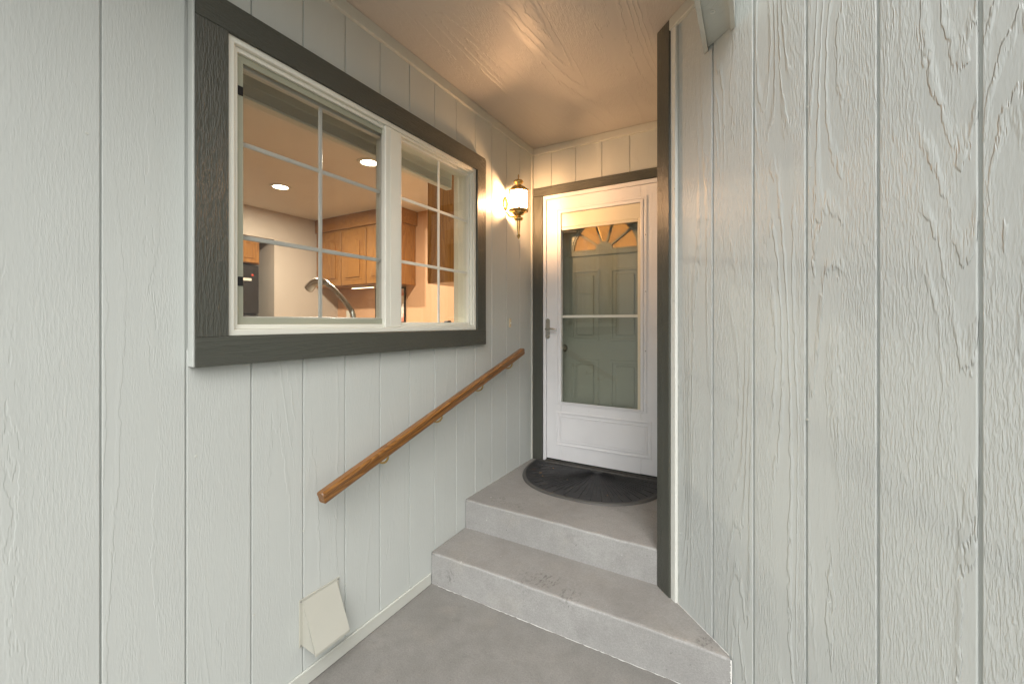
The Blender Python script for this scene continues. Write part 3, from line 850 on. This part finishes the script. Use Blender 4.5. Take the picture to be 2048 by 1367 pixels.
b2 = bmesh.new()
mbr = mesh_of('bracket_arm', bb, 'brass', True)
bb = bmesh.new()
lathe(bb, [(0.022, 0.0), (0.022, 0.003), (0.017, 0.006), (0.008, 0.008)], 0, 0, 16)
mro = mesh_of('rosette', bb, 'brass', True)
msd = mesh_of('saddle', shape(box, -0.030, 0.030, -0.088, -0.072, -0.0285, -0.0246, 0.0012), 'brass')
for yy in (1.40, 1.79, 2.19, 2.56):
    f = (yy - RY0)
    br = put('bracket', mbr, None, HR, (f, 0, f * math.tan(ang)))
    o = put('rosette', mro, None, br, (0, -0.001, -0.060)); o.rotation_euler = (PI / 2, 0, 0)
    o = put('saddle', msd, None, br); o.rotation_euler = (0, -ang, 0)

# ------------------------------------------------------------------ wall lantern
LY, LO = 2.600, 0.112          # along the wall, distance out
WL = thing('wall_lantern', 'lit brass wall lantern with clear panes on the siding beside the front door', 'lantern', (XL, LY, CAMZ + 0.80), R90)
zz = lambda r: r - 0.80
gz0_, gz1_ = zz(0.800), zz(0.930)
HRAD = 0.071
bb = bmesh.new(); lathe(bb, [(0.034, 0.0), (0.034, 0.004), (0.028, 0.010), (0.012, 0.014)], 0, 0, 24)
o = put('backplate', bb, 'brass', WL, (0, -0.001, zz(0.86)), True); o.rotation_euler = (PI / 2, 0, 0); o.scale = (1, 1.45, 1)
put('arm', shape(tube, smooth_pts([(0, -0.010, zz(0.80)), (0, -0.04, zz(0.765)), (0, -0.075, zz(0.757)), (0, -LO, zz(0.765))]), 0.007, 10), 'brass', WL, (0, 0, 0), True)
def hexp(r, k, o=0.0):
    a = PI / 6 + PI / 3 * k
    return r * math.cos(a), -LO + r * math.sin(a)
def hexring(bm, levels):
    rows = [[bm.verts.new((*hexp(r, k), z)) for k in range(6)] for r, z in levels]
    for a, c in zip(rows, rows[1:]):
        for k in range(6):
            bm.faces.new((a[k], a[(k + 1) % 6], c[(k + 1) % 6], c[k]))
    return rows
bb = bmesh.new()
rw = hexring(bb, [(0.076, gz1_ - 0.002), (0.080, gz1_ + 0.004), (0.070, gz1_ + 0.010), (0.045, gz1_ + 0.034), (0.024, gz1_ + 0.044)])
bb.faces.new(rw[-1])
put('cap', bb, 'brass', WL)
bb = bmesh.new(); lathe(bb, [(0.022, gz1_ + 0.043), (0.018, gz1_ + 0.050), (0.031, gz1_ + 0.060), (0.036, gz1_ + 0.070), (0.030, gz1_ + 0.080), (0.012, gz1_ + 0.087), (0.004, gz1_ + 0.090)], 0, -LO, 20)
put('crown_ball', bb, 'brass', WL, (0, 0, 0), True)
bb = bmesh.new(); z0 = gz1_ + 0.088
tube(bb, smooth_pts([(0, -LO, z0), (0.004, -LO, z0 + 0.010), (0.0045, -LO, z0 + 0.022), (0.0, -LO, z0 + 0.034), (-0.0045, -LO, z0 + 0.022), (-0.004, -LO, z0 + 0.010), (0, -LO, z0 + 0.001)], 5), 0.0022, 8)
put('finial_loop', bb, 'brass', WL, (0, 0, 0), True)
for k in range(6):
    x, y = hexp(0.0705, k)
    put('corner_bar', shape(box, x - 0.0035, x + 0.0035, y - 0.0035, y + 0.0035, gz0_ + 0.001, gz1_ - 0.0005, 0.001), 'brass', WL)
    x2, y2 = hexp(0.0705, k + 1)
    bb = bmesh.new()
    p, q = Vector((x, y)), Vector((x2, y2))
    dd = (q - p).normalized(); nn = Vector((dd.y, -dd.x)) * 0.0012
    p2, q2 = p + dd * 0.004, q - dd * 0.004
    prism(bb, [(p2 + nn)[:], (q2 + nn)[:], (q2 - nn)[:], (p2 - nn)[:]], gz0_ + 0.0015, gz1_ - 0.001)
    put('glass_panel', bb, 'glass_lamp', WL)
bb = bmesh.new()
rw = hexring(bb, [(0.077, gz0_ + 0.001), (0.079, gz0_ - 0.005), (0.066, gz0_ - 0.012)])
bb.faces.new(rw[-1]); bb.faces.new(rw[0])
put('base_plate', bb, 'brass', WL)
bb = bmesh.new(); lathe(bb, [(0.050, gz0_ - 0.011), (0.050, gz0_ - 0.018), (0.036, gz0_ - 0.032), (0.016, gz0_ - 0.042), (0.014, gz0_ - 0.047), (0.030, gz0_ - 0.054), (0.034, gz0_ - 0.062), (0.028, gz0_ - 0.072), (0.014, gz0_ - 0.076)], 0, -LO, 20)
put('bowl', bb, 'brass', WL, (0, 0, 0), True)
bb = bmesh.new(); lathe(bb, [(0.013, gz0_ - 0.075), (0.012, gz0_ - 0.12), (0.0075, gz0_ - 0.172)], 0, -LO, 8)
put('stem', bb, 'brass', WL)
bb = bmesh.new(); lathe(bb, [(0.006, gz0_ - 0.170), (0.015, gz0_ - 0.182), (0.009, gz0_ - 0.195), (0.001, gz0_ - 0.208)], 0, -LO, 4)
put('arrow_tip', bb, 'brass', WL)
bb = bmesh.new(); lathe(bb, [(0.010, gz0_ + 0.002), (0.010, gz0_ + 0.035)], 0, -LO, 12)
put('candle_sleeve', bb, 'paper', WL)
bb = bmesh.new(); lathe(bb, [(0.008, gz0_ + 0.036), (0.017, gz0_ + 0.052), (0.019, gz0_ + 0.064), (0.013, gz0_ + 0.085), (0.002, gz0_ + 0.104)], 0, -LO, 14)
put('bulb', bb, 'bulb', WL, (0, 0, 0), True)
def lamp(name, loc, energy, col, radius, parent=None, kind='POINT'):
    l = bpy.data.lights.new(name, kind)
    l.energy = energy; l.color = col
    if kind == 'AREA':
        l.shape = 'DISK'; l.size = radius * 2
    else:
        l.shadow_soft_size = radius
    o = bpy.data.objects.new(name, l); COL.objects.link(o); o.location = loc
    if parent is not None: o.parent = parent
    return o

# ------------------------------------------------------------------ door bell, vent hood
BL = thing('doorbell', 'small almond doorbell button on the siding beside the door', 'doorbell', (XL, 2.664, CAMZ - 0.035), R90)
put('plate', shape(box, -0.013, 0.013, -0.009, -0.001, 0.0, 0.066, 0.003), 'bellplate', BL)
bb = bmesh.new(); lathe(bb, [(0.006, 0), (0.006, 0.004), (0.004, 0.0055)], 0, 0, 14)
o = put('button', bb, 'vinyl', BL, (0, -0.009, 0.033)); o.rotation_euler = (PI / 2, 0, 0)
VY0, VY1, VZ0, VZ1 = 1.010, 1.196, CAMZ - 1.285, CAMZ - 1.096
VH = thing('vent_hood', 'beige sloped plastic dryer vent hood low on the siding', 'vent', (XL, VY0, VZ0), R90)
vw, vh = VY1 - VY0, VZ1 - VZ0
put('flange', shape(box, 0, vw, -0.005, -0.001, 0, vh, 0.0015), 'ventplastic', VH)
bm = bmesh.new()
def hood(bm):
    a, c, t = 0.014, vw - 0.014, 0.003
    zt, zb, o = vh - 0.012, -0.004, 0.088
    P = [(-0.0052, zt), (-o, zb + 0.004), (-o, zb - 0.006), (-o + t, zb - 0.006), (-0.0052 - t * 0.3, zt - 0.006)]
    # sloping front
    f = [bm.verts.new((x, y, z)) for x in (a, c) for y, z in P]
    n_ = len(P)
    bm.faces.new(f[:n_]); bm.faces.new(f[n_:][::-1])
    for k in range(n_):
        j = (k + 1) % n_
        bm.faces.new((f[k], f[n_ + k], f[n_ + j], f[j]))
    for x0 in (a, c - t):
        pr = [(-0.0052, zt - 0.004), (-0.0052, zb + 0.006), (-o + 0.0035, zb + 0.001)]
        A = [bm.verts.new((x0, y, z)) for y, z in pr]; B = [bm.verts.new((x0 + t, y, z)) for y, z in pr]
        bm.faces.new(A); bm.faces.new(B[::-1])
        for k in range(3):
            j = (k + 1) % 3
            bm.faces.new((A[k], B[k], B[j], A[j]))
hood(bm)
put('hood', bm, 'ventplastic', VH)
put('damper_flap', shape(box, 0.03, vw - 0.03, -0.020, -0.012, 0.03, vh - 0.05, 0.001), 'blacktab', VH)
for (x, z) in ((0.007, vh - 0.008), (vw - 0.007, vh - 0.008), (0.007, 0.008), (vw - 0.007, 0.008)):
    o = put('screw', shape(lathe, [(0.0035, 0), (0.003, 0.0015)], 0, 0, 8), 'screw', VH, (x, -0.005, z)); o.rotation_euler = (PI / 2, 0, 0)

# ------------------------------------------------------------------ kitchen behind the window
KZ0, KZ1 = ZL + 0.02, CAMZ + 1.342
KX0, KX1 = -5.0, XL - S1            # far wall, inside of the window wall
KY0, KY1 = -0.6, 3.83
structure('kitchen_floor', shape(box, -6.0, -0.2, -0.8, 6.2, KZ0 - 0.06, KZ0), 'interiorfloor') if False else None
bm = bmesh.new()
box(bm, -6.0, KX1 + 0.002, -0.8, 4.0, KZ0 - 0.06, KZ0)
structure('kitchen_floor', bm, 'interiorfloor')
bm = bmesh.new()
box(bm, -6.0, KX1 + 0.05, -0.8, 4.0, KZ1, KZ1 + 0.1)
structure('kitchen_ceiling', bm, 'drywhite')
bm = bmesh.new()
NY1 = 2.94; NZ = CAMZ + 1.0; NX = -5.8
box(bm, KX0 - 0.1, KX0, NY1, KY1 + 0.1, KZ0, KZ1)             # far wall right of the fridge niche
box(bm, KX0 - 0.1, KX0, 1.85, NY1, NZ, KZ1)                   # header
box(bm, KX0 - 0.1, KX0, KY0, 1.85, KZ0, KZ1)
box(bm, NX - 0.1, NX, 1.7, NY1 + 0.1, KZ0, KZ1)               # niche back
box(bm, NX, KX0 - 0.1, NY1, NY1 + 0.1, KZ0, KZ1)
box(bm, NX, KX0 - 0.1, 1.75, 1.85, KZ0, KZ1)
structure('kitchen_wall', bm, 'drywall')
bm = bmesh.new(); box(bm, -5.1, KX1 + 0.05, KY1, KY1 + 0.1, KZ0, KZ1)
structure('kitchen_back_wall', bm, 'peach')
bm = bmesh.new(); box(bm, -5.1, KX1 + 0.05, KY0 - 0.1, KY0, KZ0, KZ1)
structure('kitchen_side_wall', bm, 'drywall')
bm = bmesh.new()       # painted reveal round the window
for (a, c, z0, z1) in ((WY0 - 0.02, WY0 + 0.012, WZ0 - 0.02, WZ1 + 0.02), (WY1 - 0.012, WY1 + 0.02, WZ0 - 0.02, WZ1 + 0.02), (WY0 + 0.0125, WY1 - 0.0125, WZ1 - 0.012, WZ1 + 0.02), (WY0 + 0.0125, WY1 - 0.0125, WZ0 - 0.02, WZ0 + 0.012)):
    box(bm, KX1 - 0.012, XL - 0.101, a, c, z0, z1)
structure('window_reveal', bm, 'jambwhite')
BLD = thing('window_blind', 'raised pale blind bunched at the top inside the kitchen window', 'blind', (KX1 - 0.02, 0, WZ1 - 0.1), R90)
put('head_rail', shape(box, WY0 + 0.02, WY1 - 0.02, 0.0, 0.05, 0.05, 0.1, 0.003), 'jambwhite', BLD)
ms = mesh_of('slat', shape(box, WY0 + 0.022, WY1 - 0.022, 0.002, 0.048, 0, 0.0035), 'jambwhite')
for k in range(7):
    put('slat', ms, None, BLD, (0, 0, 0.012 + k * 0.0055))
put('bottom_rail', shape(box, WY0 + 0.022, WY1 - 0.022, 0.002, 0.048, -0.004, 0.009, 0.002), 'jambwhite', BLD)

def arched_door(par, x0, x1, z0, z1, y):
    dr = put('cabinet_door', shape(box, x0, x1, y - 0.019, y - 0.0005, z0, z1, 0.003), 'oak', par)
    s_ = 0.062
    a, c, lo, hi = x0 + s_, x1 - s_, z0 + s_, z1 - s_ - 0.05
    top = [(a + (c - a) * t / 16, hi + (0.055 * (math.sin(PI * min(max((t / 16 - 0.12) / 0.76, 0), 1)) ** 1.3))) for t in range(17)]
    P = [(a, lo), (c, lo)] + top[::-1]
    put('raised_panel', shape(prism_y, P, y - 0.0235, y - 0.0195), 'oak_x', dr)
    g = [(p[0] * 1.0, p[1]) for p in P]
    cxm, czm = (a + c) / 2, (lo + hi) / 2
    Q = [(cxm + (x - cxm) * 0.82, czm + (z - czm) * 0.88) for x, z in P]
    put('panel_field', shape(prism_y, Q, y - 0.036, y - 0.0240), 'oak', dr)
    return dr
FC = thing('wall_cabinet', 'oak wall cabinet with arched doors on the far side of the kitchen', 'cabinet', (0, 3.5, CAMZ + 0.455), 0)
CX0, CX1 = KX0 + 0.005, -3.555
CH = 2.62 - (CAMZ + 0.455)
put('carcass', shape(box, CX0, CX1, 0.0, KY1 - 3.5 - 0.002, 0, CH, 0.003), 'oak', FC)
put('fascia', shape(box, CX0, CX1 + 0.03, -0.024, KY1 - 3.5 - 0.002, CH + 0.001, KZ1 - 2.62 + CH - 0.002, 0.003), 'oak_x', FC)
xs = [CX0 + 0.06 + (CX1 - 0.02 - CX0 - 0.06) * k / 3 for k in range(4)]
for a, c in zip(xs, xs[1:]):
    arched_door(FC, a + 0.006, c - 0.006, 0.012, CH - 0.03, 0.0)
NC = thing('wall_cabinet', 'oak wall cabinet hanging just right of the kitchen window', 'cabinet', (KX1, 2.30, CAMZ + 0.280), 0)
NH = 0.805
put('carcass', shape(box, -0.335, -0.002, 0.0, 1.1, 0, NH, 0.003), 'oak', NC)
put('crown_moulding', shape(box, -0.372, -0.002, -0.032, 1.1, NH + 0.0005, NH + 0.036, 0.006), 'oak_x', NC)
dr = put('cabinet_door', shape(box, -0.356, -0.337, 0.02, 0.52, 0.02, NH - 0.02, 0.004), 'oak', NC)
put('cabinet_door', shape(box, -0.356, -0.337, 0.54, 1.06, 0.02, NH - 0.02, 0.004), 'oak', NC)
# base run under the window and along the back wall
CT = thing('kitchen_counter', 'beige counter run below the kitchen window behind the faucet', 'counter', (KX1, 0.2, KZ0), 0)
put('base_cabinet', shape(box, -0.58, -0.004, 0.0, 2.9, 0.0, 0.865, 0.003), 'oak', CT)
put('worktop', shape(box, -0.63, -0.003, -0.02, 2.92, 0.866, 0.905, 0.006), 'laminate', CT)
CB = thing('kitchen_counter', 'beige counter along the back kitchen wall below the arched cabinets', 'counter', (-4.2, KY1, KZ0), 0)
put('base_cabinet', shape(box, -0.79, 1.2, -0.58, -0.004, 0.0, 0.865, 0.003), 'oak', CB)
put('worktop', shape(box, -0.79, 1.2, -0.63, -0.003, 0.866, 0.905, 0.006), 'laminate', CB)
# faucet
FA = thing('kitchen_faucet', 'arched brushed steel pull-down faucet behind the left window pane', 'faucet', (-1.80, 1.475, KZ0 + 0.905), 0)
fz = KZ0 + 0.905
fp = [(0, 0, 0.0), (0, 0, CAMZ + 0.02 - fz), (-0.038, 0, CAMZ + 0.084 - fz), (-0.106, 0, CAMZ + 0.143 - fz), (-0.162, 0, CAMZ + 0.184 - fz), (-0.20, 0, CAMZ + 0.206 - fz)]
put('spout', shape(tube, smooth_pts(fp, 6), 0.0135, 14), 'steel', FA, (0, 0, 0), True)
hp_ = [(-0.198, 0, CAMZ + 0.205 - fz), (-0.235, 0, CAMZ + 0.222 - fz), (-0.28, 0, CAMZ + 0.228 - fz), (-0.33, 0, CAMZ + 0.220 - fz), (-0.372, 0, CAMZ + 0.193 - fz)]
put('spray_head', shape(tube, smooth_pts(hp_, 4), [0.0150 + 0.0110 * (k / 16) for k in range(17)], 14), 'steel', FA, (0, 0, 0), True)
bb = bmesh.new(); lathe(bb, [(0.03, 0.0), (0.03, 0.006), (0.018, 0.03), (0.0145, 0.05)], 0, 0, 16)
put('base', bb, 'steel', FA, (0, 0, 0), True)
SB = thing('soap_bottle', 'small black pump bottle at the right end of the kitchen sink', 'bottle', (-1.83, 2.32, KZ0 + 0.905), 0)
bb = bmesh.new(); lathe(bb, [(0.03, 0.0), (0.032, 0.01), (0.032, 0.10), (0.022, 0.125), (0.012, 0.132)], 0, 0, 16)
put('body', bb, 'blacktab', SB, (0, 0, 0), True)
put('pump', shape(tube, [(0, 0, 0.13), (0, 0, 0.175), (0, -0.002, 0.182), (-0.045, -0.01, 0.18)], 0.007, 8), 'blacktab', SB, (0, 0, 0), True)
# fridge and the cabinet over it
FR_ = thing('refrigerator', 'black refrigerator standing in the kitchen wall niche', 'refrigerator', (KX0 - 0.06, 1.92, KZ0), 0)
fh = CAMZ + 0.672 - KZ0
put('body', shape(box, -0.68, -0.06, 0.0, 0.88, 0.02, fh, 0.008), 'fridge', FR_)
put('freezer_door', shape(box, -0.058, -0.004, 0.004, 0.876, 1.18, fh - 0.003, 0.012, 2), 'fridge', FR_)
put('fridge_door', shape(box, -0.058, -0.004, 0.004, 0.876, 0.06, 1.172, 0.012, 2), 'fridge', FR_)
tag(put('paper_note', shape(box, -0.0035, -0.0025, -0.05, 0.05, -0.014, 0.016), 'paper', None, (KX0 - 0.06, 2.66, CAMZ + 0.50)), 'small pale note stuck to the black refrigerator', 'note')
bb = bmesh.new(); lathe(bb, [(0.013, 0), (0.013, 0.006), (0.009, 0.008)], 0, 0, 14)
o = tag(put('fridge_magnet', bb, 'redmag', None, (KX0 - 0.064, 2.72, CAMZ + 0.555)), 'round red magnet on the black refrigerator', 'magnet'); o.rotation_euler = (0, PI / 2, 0)
OC = thing('wall_cabinet', 'oak cabinet above the black refrigerator in its niche', 'cabinet', (KX0 - 0.08, 1.87, KZ0 + fh + 0.02), 0)
oh = NZ + 0.02 - (KZ0 + fh + 0.02)
put('carcass', shape(box, -0.60, -0.02, 0.0, 0.95, 0.0, oh - 0.04, 0.003), 'oak', OC)
for k in range(2):
    dr = put('cabinet_door', shape(box, -0.0195, -0.001, 0.01 + 0.465 * k, 0.47 + 0.465 * k, 0.01, oh - 0.05, 0.004), 'oak', OC)
    put('raised_panel', shape(box, -0.0005, 0.006, 0.06 + 0.465 * k, 0.42 + 0.465 * k, 0.06, oh - 0.10, 0.005), 'oak', dr)
# picture leaning under the cabinet, outlet plate
PF = thing('framed_picture', 'dark framed picture hanging under the far oak cabinet', 'picture', (-3.975, KY1, CAMZ - 0.01), 0)
put('frame', shape(ring, -0.262, 0.262, 0.0, 0.455, 0.022, -0.022, -0.003, 0.003), 'blacktab', PF)
def art():
    b = NB('pale_print')
    v = b.coords(False)
    n1 = b.noise(v, 7.0, 3.0)
    cc = b.mix(b.smooth(n1, 0.45, 0.62), (0.72, 0.66, 0.58), (0.62, 0.22, 0.15))
    return b.done(b.bsdf(cc, 0.5))
M['art'] = art()
put('print', shape(box, -0.241, 0.241, -0.012, -0.004, 0.0215, 0.4335), 'art', PF)
tag(put('outlet_plate', shape(box, -0.035, 0.035, -0.006, -0.001, 0.0, 0.115, 0.002), 'vinyl', None, (-4.78, KY1, CAMZ + 0.05)), 'small pale outlet plate on the wall under the arched cabinets', 'outlet')
# downlights
for i, (x, y, lb) in enumerate(((-4.043, 2.44, 'bright recessed ceiling light deeper in the kitchen, seen lower left'), (-2.783, 2.44, 'bright recessed ceiling light nearer the kitchen window mullion'))):
    DL = thing('recessed_light', lb, 'ceiling light', (x, y, KZ1), 0, 'recessed kitchen ceiling lights')
    bb = bmesh.new(); lathe(bb, [(0.070, -0.001), (0.098, -0.001), (0.098, -0.006), (0.070, -0.008)], 0, 0, 28, False)
    put('trim_ring', bb, 'vinyl', DL, (0, 0, 0), True)
    bb = bmesh.new(); lathe(bb, [(0.069, -0.0035), (0.069, -0.0015)], 0, 0, 28)
    put('lens', bb, 'downlight', DL)
    lamp('downlight_lamp', (0, 0, -0.02), 46.0, (1.0, 0.89, 0.74), 0.06, DL, 'AREA')
UL = thing('under_cabinet_light', 'slim lit strip light under the far oak cabinet', 'lamp', (-4.25, 3.62, CAMZ + 0.455), 0)
put('housing', shape(box, -0.2, 0.2, -0.018, 0.018, -0.018, -0.001, 0.003), 'vinyl', UL)
put('diffuser', shape(box, -0.19, 0.19, -0.010, 0.010, -0.0205, -0.0185), 'striplight', UL)

# ------------------------------------------------------------------ hall behind the front door
bm = bmesh.new()
HX0, HX1, HY1 = XL - 0.01, 0.9, 5.4
box(bm, HX0 - 0.1, HX0, YD + 0.125, HY1, KZ0, KZ1 - 0.01)
box(bm, HX1, HX1 + 0.1, YD + 0.05, HY1, KZ0, KZ1 - 0.01)
box(bm, HX0 - 0.1, HX1 + 0.1, HY1, HY1 + 0.1, KZ0, KZ1 - 0.01)
box(bm, -0.29, HX1, YD + 0.06, YD + 0.12, KZ0, KZ1 - 0.01)
structure('hall_wall', bm, 'drywall')
bm = bmesh.new(); box(bm, HX0 - 0.1, HX1 + 0.1, YD + 0.125, HY1 + 0.1, KZ1 - 0.005, KZ1 + 0.1)
structure('hall_ceiling', bm, 'drywhite')
bm = bmesh.new(); box(bm, HX0 - 0.1, HX1 + 0.1, YD + 0.125, HY1 + 0.1, KZ0 - 0.06, KZ0 - 0.005)
structure('hall_floor', bm, 'interiorfloor')
HL = thing('hall_lamp', 'warm glowing hall ceiling lamp behind the front door fanlight', 'lamp', (-0.7, 4.4, KZ1 - 0.006), 0)
bb = bmesh.new(); lathe(bb, [(0.07, 0.0), (0.07, -0.02), (0.02, -0.03)], 0, 0, 20)
put('canopy', bb, 'brass', HL, (0, 0, 0), True)
bb = bmesh.new(); lathe(bb, [(0.02, -0.03), (0.09, -0.05), (0.11, -0.09), (0.08, -0.13), (0.005, -0.145)], 0, 0, 20)
put('shade', bb, 'hallglow', HL, (0, 0, 0), True)
